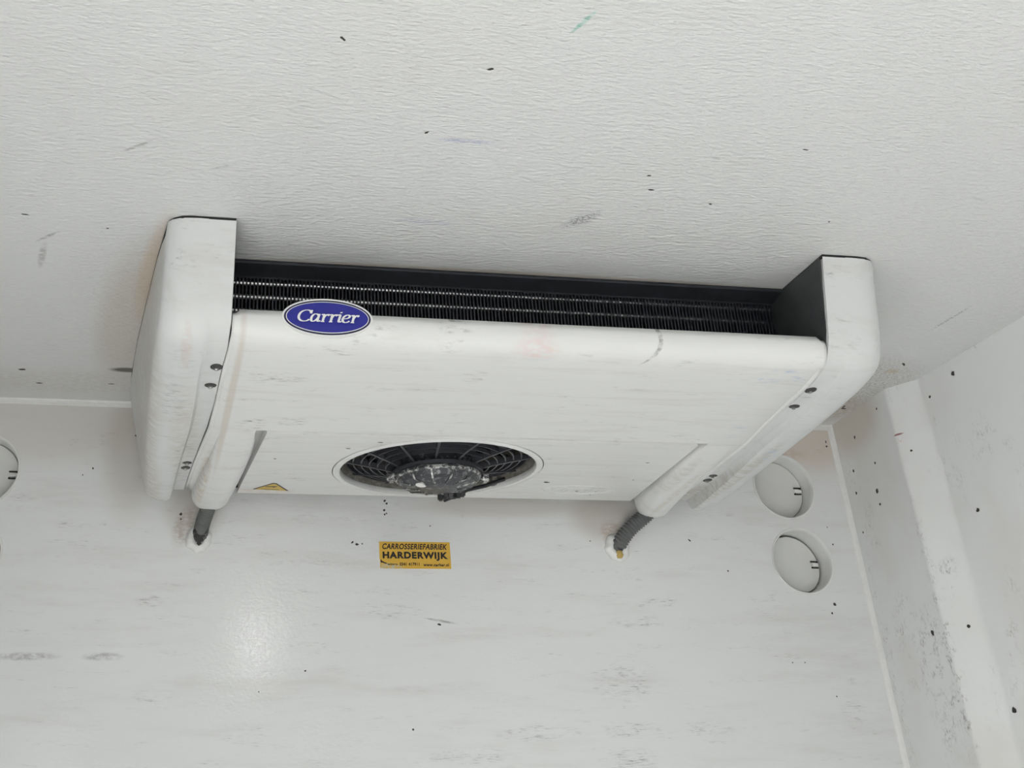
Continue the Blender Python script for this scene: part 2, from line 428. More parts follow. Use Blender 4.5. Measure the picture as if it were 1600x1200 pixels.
# cover panel profile (y, z) from its top front edge to the back
PP = [(-.839, -.1335), (-.8425, -.145), (-.8425, -.156), (-.839, -.168), (-.831, -.1775), (-.818, -.1840), (-.80, -.1875), (-.77, -.1910), (-.737, -.1940),
      (-.67, -.1985), (-.58, -.2062), (-.4925, -.2142), (-.40, -.2135), (-.30, -.2128), (-.20, -.2120), (-.12, -.2112), (-.066, -.2105)]
def panel_z(y):
    if y < -.80: return -.1875
    return interp(y, PP[6:])
def rec(y): return interp(y, [(-.4925, .0665), (-.064, .0515)])
bm = bmesh.new()
rows = []
for i, (y, z) in enumerate(PP):
    a = seam(y) + .0025
    e = rec(max(y, -.4925)); gw = interp(y, [(-.4925, .0195), (-.066, .0060)])
    deep = .014 if y > -.4924 else 0.0
    xs = [a, a + .006, a + .013, e - .0005, e + .0005, e + gw + .006]
    mid = [lerp(xs[-1], 1 - xs[-1], k / 12) for k in range(1, 12)]
    full = xs + mid + [1 - v for v in reversed(xs)]
    row = []
    for j, x in enumerate(full):
        dz = 0.0
        jj = min(j, len(full) - 1 - j)
        if i == 0 and jj < 2: dz = -.0065
        if i == 1 and jj < 2: dz = -.002
        if jj == 1 and i > 4: dz += .0035                      # shallow beads pressed next to both seams
        if jj >= 4: dz += deep
        row.append((x, y, z + dz))
    rows.append(row)
    if i == 11: rows.append([(q[0], q[1] + .0006, q[2] + (.014 if 4 <= j <= len(full) - 5 else 0)) for j, q in enumerate(row)])
nfull = len(rows[0])
grid(bm, rows, skip=lambda i, j: i >= 12 and 5 <= j <= nfull - 7)
pan = up('cover_panel', bm, M_PANEL, smooth=50)
sd = pan.modifiers.new('sheet', 'SOLIDIFY'); sd.thickness = .004; sd.offset = -1

# tab of the panel that carries the badge, the badge itself
BX, BZ = .1492, -.1432
def badge_y(z): return interp(-z, [(.10, -.8362), (.134, -.8400), (.145, -.8430), (.156, -.8430), (.168, -.8398), (.178, -.8335)])
def oval(bm, rx, rz, off, th):
    n = 72
    f = []; b = []
    for k in range(n):
        a = 2 * math.pi * k / n
        x = BX + rx * math.cos(a); z = BZ + rz * math.sin(a) - .028 * 0
        f.append(bm.verts.new((x, -.8445 - off, z))); b.append(bm.verts.new((x, -.8445 - off + th, z)))
    bm.faces.new(f); bm.faces.new(list(reversed(b)))
    for k in range(n): bm.faces.new((f[k], b[k], b[(k + 1) % n], f[(k + 1) % n]))
bm = bmesh.new(); oval(bm, .0715, .0322, 0, .006); badge = up('badge', bm, M_BWHITE, smooth=30); badge['label'] = 'blue oval badge with white lettering'
bm = bmesh.new(); oval(bm, .0684, .0293, .0006, .001); sub('badge_rim', bm, M_NAVY, badge, smooth=30)
bm = bmesh.new(); oval(bm, .0655, .0266, .0010, .001); sub('badge_line', bm, M_BWHITE, badge, smooth=30)
bm = bmesh.new(); oval(bm, .0641, .0253, .0014, .001); sub('badge_field', bm, M_BLUE, badge, smooth=30)

# lettering: broad-pen strokes, slanted
def bez(p, n=14):
    out = []
    for i in range(0, len(p) - 1, 3):
        a, b, c, d = [Vector(q) for q in p[i:i + 4]]
        for k in range(n + (1 if i + 4 >= len(p) else 0)):
            t = k / n
            out.append(a * (1 - t) ** 3 + b * 3 * t * (1 - t) ** 2 + c * 3 * t * t * (1 - t) + d * t ** 3)
    return out
GL = {
 'C': (1.22, [bez([(1.13, 1.12), (1.06, 1.40), (.86, 1.46), (.70, 1.45), (.28, 1.42), (.08, 1.05), (.09, .66), (.10, .22), (.36, -.03), (.68, -.02), (.90, -.01), (1.04, .10), (1.12, .26)]),
              [(1.13, 1.47), (1.13, 1.02)]]),
 'a': (.93, [bez([(.66, .80), (.56, 1.00), (.40, 1.0), (.32, .98), (.12, .92), (.05, .60), (.06, .38), (.07, .10), (.18, .0), (.28, .0), (.46, .02), (.60, .28), (.66, .52)]),
             bez([(.70, 1.0), (.70, .70), (.67, .40), (.68, .20), (.69, -.02), (.82, -.02), (.94, .14)])]),
 'r': (.74, [bez([(.02, .88), (.10, .98), (.22, 1.02), (.24, .88), (.25, .60), (.25, .30), (.25, .0)]), [(.25, .5), (.25, .0)],
             bez([(.26, .52), (.34, .86), (.50, 1.04), (.68, .96)]), [(.62, .99), (.66, .84), (.70, .80)], [(.08, .0), (.42, .0)]]),
 'i': (.48, [bez([(.02, .90), (.12, 1.0), (.22, 1.04), (.24, .88), (.25, .60), (.22, .30), (.23, .14), (.25, -.02), (.38, .0), (.46, .12)]), [(.25, 1.36), (.30, 1.22)], [(.20, 1.30), (.35, 1.28)]]),
 'e': (.80, [bez([(.10, .46), (.40, .48), (.66, .58), (.66, .80), (.66, .96), (.52, 1.0), (.44, 1.0), (.18, .96), (.06, .62), (.08, .38), (.10, .10), (.26, -.02), (.40, -.01), (.54, .0), (.66, .10), (.74, .22)])]),
}
def script_word(bm, word, to3d, push, thick=.225, thin=.095, slant=.20):
    x0 = 0.0; tot = sum(GL[c][0] for c in word); ns = 0; push = Vector(push)
    for ch in word:
        adv, strokes = GL[ch]
        for st in strokes:
            pts = [Vector((p[0], p[1])) for p in st]
            L = []; Rr = []
            for i, p in enumerate(pts):
                d = (pts[min(i + 1, len(pts) - 1)] - pts[max(i - 1, 0)])
                if d.length < 1e-6: d = Vector((1, 0))
                d.normalize(); an = math.atan2(d.y, d.x)
                wd = thin + (thick - thin) * abs(math.sin(an - .12))
                nn = Vector((-d.y, d.x)) * wd / 2
                L.append(p + nn); Rr.append(p - nn)
            ns += 1
            def P(q): return Vector(to3d(x0 + q.x + slant * q.y - .1, q.y, tot)) + push * ns
            grid(bm, [[P(a), P(b)] for a, b in zip(L, Rr)])
        x0 += adv
    return tot
sx = .0975 / 5.75
bm = bmesh.new()
script_word(bm, 'Carrier', lambda a, b, tot: (BX + (a - tot / 2) * sx + .0005, -.8445 - .0030, BZ + (b - .66) * sx * .76), (0, -.00006, 0))
for f in bm.faces:
    f.normal_update()
    if f.normal.y > 0: f.normal_flip()
lt = sub('lettering', bm, M_BWHITE, badge, smooth=0, recalc=False)

# ---------------- fan plate, ring, grille and motor
FX, FY = .448, -.2775
def plate_z(y): return -.2158 + .010 * (y + .2753)
def tp(a, b, t): return (a, b, plate_z(b) + .03 * t)
bm = bmesh.new()
y0, y1 = -.4925, -.0640
ea, eb = rec(y0) + .0195, rec(y1) + .0060
outer = [(ea, y0 + .003)] + [(lerp(ea, 1 - ea, k / 10), y0 + .003) for k in range(1, 10)] + [(1 - ea, y0 + .003), (1 - eb, y1)] + \
        [(lerp(1 - eb, eb, k / 10), y1) for k in range(1, 10)] + [(eb, y1)]
RO = .2135
plate(bm, outer, [ellipse(FX, FY, RO, RO, 72)], tp, thick=True)
fp = up('fan_plate', bm, M_PANEL, smooth=25)
bm = bmesh.new()
def ringp(prof, bm, seg=72):
    rows = []
    for r, h in prof:
        rows.append([(FX + r * math.cos(2 * math.pi * k / seg), FY + r * math.sin(2 * math.pi * k / seg), plate_z(FY + r * math.sin(2 * math.pi * k / seg)) + h) for k in range(seg)])
    grid(bm, rows, closed_v=True, closed_u=True)
ringp([(RO - .0018, .020), (RO - .0018, -.0012), (RO - .003, -.0022), (.202, -.0030), (.1985, -.0020), (.1975, .002), (.1975, .010), (.205, .020)], bm)
sub('fan_ring', bm, M_PANEL, fp, smooth=45)
bm = bmesh.new()
ringp([(.1978, .009), (.1960, .045), (.1960, .10), (.2005, .10), (.2020, .012)], bm)
up('shroud', bm, M_SHROUD, smooth=45)
bm = bmesh.new()                                                             # housing above the fan that closes it to the ceiling
lathe(bm, [(.1985, plate_z(FY) + .085), (.1985, -.012), (.0, -.012)], c=(FX, FY, 0), seg=48)
up('fan_housing', bm, M_BLACK, smooth=40)
HZ = -.2320
gr = None
bm = bmesh.new()
lathe(bm, [(.092, HZ + .006), (.092, HZ + .012), (.078, HZ + .014), (.078, HZ + .006)], c=(FX, FY, 0), seg=48, close=True)
gr = up('fan_grille', bm, M_GRILLE)
def gz(r): return lerp(HZ + .014, plate_z(FY) + .022, ((r - .085) / (.196 - .085)) ** .8)
for k in range(12):
    a = math.radians(15 + 30 * k)
    bm = bmesh.new()
    pts = []
    for i in range(9):
        r = lerp(.083, .197, i / 8); aa = a + .10 * math.sin(i / 8 * math.pi / 2)
        pts.append((FX + r * math.cos(aa), FY + r * math.sin(aa), gz(max(r, .085))))
    rows = []
    for (x, y, z) in pts:
        tx, ty = -math.sin(a) * .0026, math.cos(a) * .0026
        rows.append([(x - tx, y - ty, z - .0015), (x + tx, y + ty, z - .0015), (x + tx, y + ty, z + .010), (x - tx, y - ty, z + .010)])
    V = grid(bm, rows, closed_v=True); bm.faces.new(V[0]); bm.faces.new(list(reversed(V[-1])))
    sub('rib', bm, M_GRILLE, gr, smooth=0)
for r in (.105, .1215, .138, .1545, .171, .187):
    bm = bmesh.new()
    lathe(bm, [(r - .0013, gz(r) + .0005), (r + .0013, gz(r) + .0005), (r + .0013, gz(r) + .008), (r - .0013, gz(r) + .008)], c=(FX, FY, 0), seg=60, close=True)
    sub('ring', bm, M_GRILLE, gr, smooth=30)
# rotor behind the grille
bm = bmesh.new(); lathe(bm, [(.0, HZ + .045), (.08, HZ + .045), (.08, HZ + .10), (0, HZ + .10)], c=(FX, FY, 0), seg=32)
rot = up('fan_rotor', bm, M_BLACK)
for k in range(7):
    a0 = 2 * math.pi * k / 7
    rows = []
    for i in range(5):
        r = lerp(.078, .188, i / 4)
        rows.append([(FX + r * math.cos(a0 + t * .42 + i * .05), FY + r * math.sin(a0 + t * .42 + i * .05), HZ + .055 + t * .04) for t in (0, .5, 1)])
    bm = bmesh.new(); grid(bm, rows)
    b_ = sub('blade', bm, M_BLACK, rot, smooth=60)
    s_ = b_.modifiers.new('thick', 'SOLIDIFY'); s_.thickness = .003
# motor
bm = bmesh.new()
lathe(bm, [(.0, HZ + .03), (.080, HZ + .03), (.082, HZ + .012), (.0855, HZ + .004), (.0860, HZ - .001), (.0845, HZ - .003), (.080, HZ - .003), (.0770, HZ - .007),
           (.0745, HZ - .0125), (.070, HZ - .0155), (.040, HZ - .0205), (.036, HZ - .0222), (.012, HZ - .0235), (.0, HZ - .0235)], c=(FX, FY, 0), seg=56)
mo = up('fan_motor', bm, M_MOTOR, smooth=28)
bm = bmesh.new(); lathe(bm, [(.0868, HZ + .003), (.0875, HZ - .0015), (.0850, HZ - .0042), (.0825, HZ - .0040), (.0825, HZ + .003)], c=(FX, FY, 0), seg=56, close=True)
sub('worn_rim', bm, M_WORN, mo)
for k in range(12):
    a = math.radians(8 + 30 * k); c, s = math.cos(a), math.sin(a)
    bm = bmesh.new()
    prof = [(.0800, HZ - .003), (.0775, HZ - .0090), (.0745, HZ - .0148), (.070, HZ - .0175), (.038, HZ - .0228)]
    rows = []
    for r, z in prof:
        tx, ty = -s * .0016, c * .0016
        rows.append([(FX + r * c - tx, FY + r * s - ty, z), (FX + r * c + tx, FY + r * s + ty, z), (FX + r * c + tx, FY + r * s + ty, z + .006), (FX + r * c - tx, FY + r * s - ty, z + .006)])
    V = grid(bm, rows, closed_v=True); bm.faces.new(V[0]); bm.faces.new(list(reversed(V[-1])))
    sub('cooling_rib', bm, M_WORN, mo, smooth=0)
for a in (math.radians(-4), math.radians(176)):
    bm = bmesh.new(); c, s = math.cos(a), math.sin(a)
    lathe(bm, [(0, HZ - .0065), (.0085, HZ - .0065), (.0100, HZ - .004), (.0100, HZ + .006), (0, HZ + .006)], c=(FX + .0945 * c, FY + .0945 * s, 0), seg=18)
    o = sub('mounting_lug', bm, M_WORN, mo)
    bm = bmesh.new(); lathe(bm, [(0, HZ - .0100), (.0052, HZ - .0100), (.0056, HZ - .0062), (0, HZ - .0062)], c=(FX + .0945 * c, FY + .0945 * s, 0), seg=6)
    sub('lug_bolt', bm, M_SCREW, mo, smooth=0)
bm = bmesh.new()                                                              # round white maker's label on the cone
lc = Vector((FX - .040, FY - .018, HZ - .0206)); nrm = Vector((-.16 * .9, -.16 * .4, -1)).normalized(); uu, vv = frame_axes(nrm)
ring = [bm.verts.new(lc + uu * .0105 * math.cos(t * math.pi / 12) + vv * .0105 * math.sin(t * math.pi / 12) - Vector((0, 0, .0006))) for t in range(24)]
ring2 = [bm.verts.new(v.co + Vector((0, 0, .003))) for v in ring]
bm.faces.new(ring)
for t in range(24): bm.faces.new((ring[t], ring[(t + 1) % 24], ring2[(t + 1) % 24], ring2[t]))
sub('motor_label', bm, M_BWHITE, mo, smooth=0)
# cable and ragged plug hanging at the back of the motor
bm = bmesh.new()
rnd = random.Random(3)
for i in range(7):
    t = i / 6
    p0 = Vector((lerp(FX + .020, FX + .063, t), FY + .070 - .010 * t, HZ - .020 + .007 * t))
    m = Matrix.Translation(p0) @ Matrix.Rotation(rnd.uniform(-.5, .5), 4, 'Z') @ Matrix.Rotation(rnd.uniform(-.5, .5), 4, 'X') @ Matrix.Diagonal((.012, .018, .012 + rnd.random() * .008, 1))
    r = bmesh.ops.create_cube(bm, size=1, matrix=m)
    bmesh.ops.bevel(bm, geom=list({e for v in r['verts'] for e in v.link_edges}), offset=.0025, segments=2, affect='EDGES')
plug = sub('cable_plug', bm, M_BLACK, mo, smooth=35)
bm = bmesh.new()
tube(bm, [(FX + .030, FY + .080, HZ - .024), (FX + .055, FY + .090, HZ - .012), (FX + .085, FY + .100, HZ + .004), (FX + .13, FY + .115, HZ + .018), (FX + .17, FY + .10, HZ + .03)], .004, 8)
sub('cable', bm, M_BLACK, mo)
bm = bmesh.new()                                                              # small bracket on the shroud edge
box(bm, (FX + .146, FY + .112, plate_z(FY + .1) + .004), (FX + .156, FY + .131, plate_z(FY + .1) + .026), .002)
up('shroud_clip', bm, M_SHROUD)

# warning triangle and the moulded oval with lettering on the fan plate
def flat_poly(bm, pts, dz, th=.0006):
    f = [bm.verts.new((x, y, plate_z(y) - dz)) for x, y in pts]; b = [bm.verts.new((x, y, plate_z(y) - dz + th)) for x, y in pts]
    bm.faces.new(f); bm.faces.new(list(reversed(b)))
    for k in range(len(pts)): bm.faces.new((f[k], b[k], b[(k + 1) % len(pts)], f[(k + 1) % len(pts)]))
def tri(s):
    T = [(.0890, -.0985), (.1650, -.0905), (.1340, -.1490), (.1265, -.1500)]
    cx = .127; cy = -.110
    return [(cx + (x - cx) * s, cy + (y - cy) * s) for x, y in T]
bm = bmesh.new(); flat_poly(bm, tri(1.0), .0005); wt = sub('warning_triangle', bm, M_INK, fp, smooth=0); wt['label'] = 'yellow warning triangle'
bm = bmesh.new(); flat_poly(bm, tri(.88), .0009, .0003); sub('warning_field', bm, M_YELLOW, fp, smooth=0)
bm = bmesh.new()
flat_poly(bm, [(.1135, -.1215), (.1290, -.1215), (.1300, -.1170), (.1335, -.1215), (.1390, -.1275), (.1345, -.1280), (.1290, -.1265), (.1140, -.1255)], .0012, .0003)
flat_poly(bm, [(.1060, -.1035), (.1440, -.1000), (.1440, -.1015), (.1060, -.1050)], .0012, .0003)
sub('warning_symbol', bm, M_INK, fp, smooth=0)
bm = bmesh.new()
OX, OY = .789, -.1505
rows = []
for r, h in ((1.0, 0.0005), (1.0, -.0012), (.975, -.0016), (.955, -.0012), (.955, .0005)):
    rows.append([(OX + .083 * r * math.cos(2 * math.pi * k / 60), OY + .0335 * r * math.sin(2 * math.pi * k / 60), plate_z(OY + .0335 * r * math.sin(2 * math.pi * k / 60)) + h) for k in range(60)])
grid(bm, rows, closed_v=True)
sub('moulded_oval', bm, M_PANEL, fp)
bm = bmesh.new(); s2 = .118 / 5.75
script_word(bm, 'Carrier', lambda a, b, tot: (OX + (a - tot / 2) * s2, OY - (b - .66) * s2 * 1.2, plate_z(OY - (b - .66) * s2 * 1.2) - .0012), (0, 0, -.00004))
g = bmesh.ops.extrude_face_region(bm, geom=list(bm.faces)); bmesh.ops.translate(bm, verts=[v for v in g['geom'] if isinstance(v, bmesh.types.BMVert)], vec=(0, 0, .0016))
sub('moulded_lettering', bm, M_PANEL, fp, smooth=0)

# ---------------- end caps (outer body hangs lower than the screw flange)
CP = [(-.8885, -.004), (-.8790, -.040), (-.8690, -.080), (-.8600, -.115), (-.8530, -.140), (-.8460, -.158), (-.8350, -.1735), (-.8190, -.1850), (-.8000, -.1910), (-.7700, -.1960),
      (-.7370, -.2000), (-.6700, -.2060), (-.5800, -.2125), (-.4770, -.2190), (-.3700, -.2255), (-.2600, -.2315), (-.1600, -.2365), (-.1050, -.2390), (-.0850, -.2380), (-.0730, -.2330), (-.0680, -.2240)]
DEP = [(0, 0), (4, 0), (5, .002), (6, .004), (8, .0055), (10, .0070), (12, .011), (14, .0185), (16, .026), (17, .0285), (18, .0275), (19, .0225), (20, .0135)]
def cap_rows(mir):
    rows = []
    n = len(CP)
    for i, (y, z) in enumerate(CP):
        a = Vector(CP[max(i - 1, 0)]); b = Vector(CP[min(i + 1, n - 1)])
        d = (b - a).normalized(); nrm = Vector((d.y, -d.x))        # outward (front / down)
        if i >= n - 4: nrm = Vector((0, -1))
        dep = interp(i, DEP)
        s = seam(y)
        if i <= 5: s = interp(z, [(-.16, -.0), (-.0, 0)])
        fl = interp(y, [(-.86, .030), (-.5, .026), (-.07, .0215)])
        xo = interp(y, [(-.8885, -.1066), (-.74, -.118), (-.558, -.126), (-.37, -.131), (-.2, -.134), (-.07, -.1363)])
        xc = interp(y, [(-.8885, -.1060), (-.866, -.1066), (-.7409, -.1226), (-.5579, -.1422), (-.3748, -.1611), (-.1995, -.1757), (-.06, -.183)])
        wall_t = interp(i, [(0, 0), (7, 0), (14, 1)])
        Rr = .040
        cs = [(s, -dep), (s - fl * .5, -dep), (s - fl, -dep * .95), (s - fl - .004, -dep * .55), (s - fl - .0065, -dep * .12), (s - fl - .012, 0.0)]
        x_in = s - fl - .012
        cs += [(lerp(x_in, xo + Rr, .5), .0012), (xo + Rr, 0.0)]
        for k in range(1, 6):
            t = k / 5 * PI2
            cs.append((xo + Rr - Rr * math.sin(t), -(Rr * .62) * (1 - math.cos(t))))
        row = []
        for (x, h) in cs:
            row.append((x, y + nrm.x * h, z + nrm.y * h))
        # outer wall, leaning out to the ceiling
        lx, ly, lz = row[-1]
        lz = min(lz, -.004)
        row = [(q[0], q[1], min(q[2], -.004)) for q in row]
        yc = ly if i > 7 else lerp(-.866, ly, max(0, min(1, 1)))
        for t in (.35, .7, 1.0):
            row.append((lerp(lx, min(xc, lx), t), lerp(ly, yc, t), lerp(lz, -.004, t)))
        # back up the inner side
        row.append((s - .004, max(y, -.8885) + (.004 if i < 6 else 0), -.004))
        if mir: row = [(1 - q[0], q[1], q[2]) for q in row]
        rows.append(row)
    return rows
SCR = [(-.0164, -.7409, -.1955, 0), (-.0227, -.6696, -.1985, 1), (-.0516, -.263, -.2120, 1), (-.0539, -.230, -.2135, 0)]
for mir in (False, True):
    bm = bmesh.new()
    rows = cap_rows(mir)
    V = grid(bm, rows, closed_v=True)
    bm.faces.new(V[0]); bm.faces.new(list(reversed(V[-1])))
    bmesh.ops.remove_doubles(bm, verts=bm.verts, dist=1e-5)
    ec = up('end_cap', bm, M_CAP, smooth=38)
    bm = bmesh.new()
    ol = [(-.0005, -.8885), (-.066, -.8885), (-.084, -.8862), (-.0965, -.8785), (-.1040, -.8680), (-.1075, -.855), (-.1226, -.7409), (-.1422, -.5579), (-.1611, -.3748), (-.1757, -.1995), (-.181, -.075), (-.0005, -.075)]
    plate(bm, ol, [], lambda a, b, t: ((1 - a) if mir else a, b, -.0045 + .0043 * t), thick=True)
    sub('gap_shadow', bm, M_TAPE_GAP, ec, smooth=0)  # black sheet standing in for the shadow in the gap above the cap
    for (x, y, z, kind) in SCR:
        X = 1 - x if mir else x
        zz = interp(y, [(p[0], p[1]) for p in CP]) + interp(y, [(CP[int(i)][0], d) for i, d in DEP if i >= 6])
        bm = bmesh.new()
        rows = []
        for r, h in ((0, -.0010), (.0092, -.0010), (.0102, .0004), (.0102, .004)):
            rows.append([(X + r * math.cos(2 * math.pi * k / 24) * 1.0, y + r * .95 * math.sin(2 * math.pi * k / 24) * (1.25 if kind == 0 else .9), zz + h) for k in range(24)])
        grid(bm, rows, closed_v=True)
        sub('screw_pocket_shade', bm, M_POCKET_SHADE, ec)  # raised dark disc, the shade of the screw recess put into its colour
        bm = bmesh.new()
        lathe(bm, [(.0, -.0050), (.0030, -.0042), (.0038, -.0030), (.0038, -.0012), (.0045, -.0010), (.0045, 0)], c=(X, y + .0035, zz), seg=6)
        sub('screw', bm, M_SCREW, ec, smooth=20)

# ---------------- pipe covers: half-round ducts growing out of the panel, closed round at the back
def pipe_cover(mir):
    rows = []
    st = [(-.485, .000, .030, .034), (-.46, .0035, .033, .034), (-.42, .009, .036, .0335), (-.36, .0145, .038, .0305), (-.28, .0205, .0395, .0245), (-.20, .0260, .041, .0170), (-.12, .0320, .0415, .0095), (-.075, .0365, .0415, .0045),
          (-.058, .0385, .041, .0030), (-.048, .0375, .0385, .0025), (-.042, .0330, .0340, .0020), (-.040, .0260, .027, .0018)]
    for (y, h, wd, xc) in st:
        zb = panel_z(min(y, -.066)) + .003
        row = []
        for k in range(15):
            a = math.pi * k / 14
            cx = math.copysign(abs(math.cos(a)) ** .75, math.cos(a)); sy = math.sin(a) ** .75
            row.append((xc - wd * cx, y, zb - .003 * (1 if k in (0, 14) else 1) * 0 - (h + .002) * sy))
        row += [(xc + wd, y, zb + (.020 if y > -.10 else .004)), (xc - wd, y, zb + (.020 if y > -.10 else .004))]
        if mir: row = [(1 - q[0], q[1], q[2]) for q in row]
        rows.append(row)
    bm = bmesh.new(); V = grid(bm, rows, closed_v=True)
    bm.faces.new(V[0]); bm.faces.new(list(reversed(V[-1])))
    return up('pipe_cover', bm, M_PANEL, smooth=55)
pipe_cover(False); pipe_cover(True)

# ---------------- coil: frame lip, fins, tubes, dark side plates, back casing
bm = bmesh.new()
prof = [(-.7470, .0), (-.7480, -.004), (-.7460, -.0060), (-.7080, -.0125), (-.7060, -.0145), (-.7000, -.0145), (-.7000, .0)]
V = grid(bm, [[(x, y, z) for y, z in prof] for x in (.001, .999)], closed_v=True)
bm.faces.new(V[0]); bm.faces.new(list(reversed(V[-1])))
coil = up('coil', bm, M_LIP, smooth=25)
bm = bmesh.new()
NF = 158
for i in range(NF):
    x = .004 + .992 * i / (NF - 1)
    j = random.uniform(-.0004, .0004)
    box(bm, (x - .0013 + j, -.7055 + random.uniform(-.0006, .0006), -.150), (x + .0013 + j, -.640, -.0135))
fs = sub('fin_stack', bm, M_FIN, coil, smooth=0, recalc=False); fs['kind'] = 'stuff'
for k in range(6):
    z = -.0205 - .0262 * k
    bm = bmesh.new(); tube(bm, [(.002, -.6965, z), (.998, -.6965, z)], .0050, 14)
    sub('coil_tube', bm, M_TUBE, coil, smooth=60)
    bm = bmesh.new(); tube(bm, [(.002, -.6705, z - .0131), (.998, -.6705, z - .0131)], .0052, 10)
    sub('coil_tube', bm, M_FIN, coil, smooth=60)
for mir in (False, True):
    bm = bmesh.new()
    ol = [(-.8780, -.002), (-.8510, -.125), (-.8400, -.150), (-.82, -.170), (-.76, -.180), (-.60, -.180), (-.60, -.0005)]
    plate(bm, ol, [], lambda a, b, t: ((.001 - .004 * t) if not mir else (.999 + .004 * t), a, b), thick=True)
    up('side_plate', bm, M_SIDEPL, smooth=0)
for lo, hi in (((.002, -.636, -.150), (.998, -.632, 0)), ((.002, -.076, -.205), (.998, -.072, 0))):   # sheet-metal bulkheads of the casing
    bm = bmesh.new(); box(bm, lo, hi); up('casing_sheet', bm, M_BLACK, smooth=0)

# ================================================================ hoses into the bulkhead
def bspline(P, n=24):
    P = [Vector(p) for p in P]; Q = [P[0] * 2 - P[1]] + P + [P[-1] * 2 - P[-2]]
    out = []
    for i in range(1, len(Q) - 2):
        for k in range(n):
            t = k / n; a, b, c, d = Q[i - 1:i + 3]
            out.append(.5 * ((2 * b) + (c - a) * t + (2 * a - 5 * b + 4 * c - d) * t * t + (3 * b - a - 3 * c + d) * t ** 3))
    out.append(P[-1]); return out
def hose(path, rad, amp, pitch, mat, wallp, rs, label, tape, foam):
    root = tag(empty('corrugated_hose', wallp), label, 'hose', 'hoses into the bulkhead')
    inv = Matrix.Translation([-c for c in wallp])
    def hp(nm, bm, m, **k):
        o = finish(nm, bm, m, None, **k); o.parent = root; o.matrix_parent_inverse = inv; return o
    pts = bspline(path, 40); L = 0; rr = []
    for i, p in enumerate(pts):
        if i: L += (p - pts[i - 1]).length
        rr.append(rad + amp * math.cos(2 * math.pi * L / pitch))
    bm = bmesh.new(); tube(bm, pts, rr, 20); hp('tube', bm, mat, smooth=60)
    # lumpy sealant round the wall hole
    bm = bmesh.new(); rows = []; rn = random.Random(int(wallp[0] * 100))
    lob = [rn.uniform(.92, 1.08) for _ in range(30)]
    for f, h in ((1.0, .002), (1.0, -.0015), (.94, -.0045), (.80, -.0085), (.62, -.011), (.45, -.011), (.30, -.006)):
        rows.append([(wallp[0] + rs * f * (lob[k] if f > .5 else 1) * math.cos(2 * math.pi * k / 30) * .95, h * (1 + .25 * (lob[(k * 7) % 30] - 1) * 8), wallp[2] + rs * f * (lob[k] if f > .5 else 1) * math.sin(2 * math.pi * k / 30)) for k in range(30)])
    V = grid(bm, rows, closed_v=True); bm.faces.new(V[-1]); hp('sealant_collar', bm, M_SEAL, smooth=70)
    # torn black wrapping at the mouth
    for pl_ in tape:
        bm = bmesh.new(); f = [bm.verts.new(p) for p in pl_]; b = [bm.verts.new(Vector(p) + Vector((0, .004, 0))) for p in pl_]
        bm.faces.new(f); bm.faces.new(list(reversed(b)))
        for k in range(len(f)): bm.faces.new((f[k], b[k], b[(k + 1) % len(f)], f[(k + 1) % len(f)]))
        hp('torn_wrapping', bm, M_TAPE_GAP, smooth=0)
    if foam:
        bm = bmesh.new(); bmesh.ops.create_icosphere(bm, subdivisions=3, radius=1, matrix=Matrix.Translation(foam[0]) @ Matrix.Diagonal((*foam[1], 1)))
        for v in bm.verts: v.co += Vector((rn.uniform(-1, 1), rn.uniform(-1, 1), rn.uniform(-1, 1))) * .0007
        hp('foam_residue', bm, M_YFOAM, smooth=60)
    return root
wl = (-.0165, 0, -.298)
hose([(.001, -.0460, -.2340), (-.003, -.0380, -.2480), (-.0095, -.025, -.267), (-.0135, -.008, -.288), (-.0150, .030, -.303)], .0160, .0005, .0035, M_HOSE, wl, .029,
     'short smooth-looking grey hose below the cooling unit end with the yellow warning triangle',
     [[(-.029, -.027, -.283), (.002, -.027, -.282), (-.001, -.0262, -.290), (-.0065, -.0250, -.2925), (-.0035, -.0240, -.297), (-.0095, -.0230, -.299), (-.0065, -.0215, -.304), (-.0125, -.0200, -.306), (-.0105, -.018, -.311), (-.0155, -.017, -.3145), (-.0205, -.018, -.311), (-.0185, -.020, -.306), (-.0245, -.0215, -.304), (-.0210, -.023, -.299), (-.0270, -.0245, -.296), (-.0235, -.0255, -.2915), (-.0300, -.0264, -.288)]], None)
wr_ = (.9225, 0, -.304)
hose([(.9890, -.0460, -.2350), (.9740, -.0390, -.2470), (.9520, -.0300, -.2640), (.9350, -.0180, -.2830), (.9255, -.004, -.298), (.921, .030, -.306)], .0165, .0014, .0068, M_HOSE2, wr_, .031,
     'bent ribbed grey hose running into the wall beside the round wall vents',
     [[(.914, -.0150, -.296), (.935, -.0150, -.297), (.934, -.0145, -.305), (.929, -.014, -.311), (.924, -.0135, -.313), (.918, -.014, -.309)]], ((.9225, -.0095, -.3205), (.0085, .005, .010)))

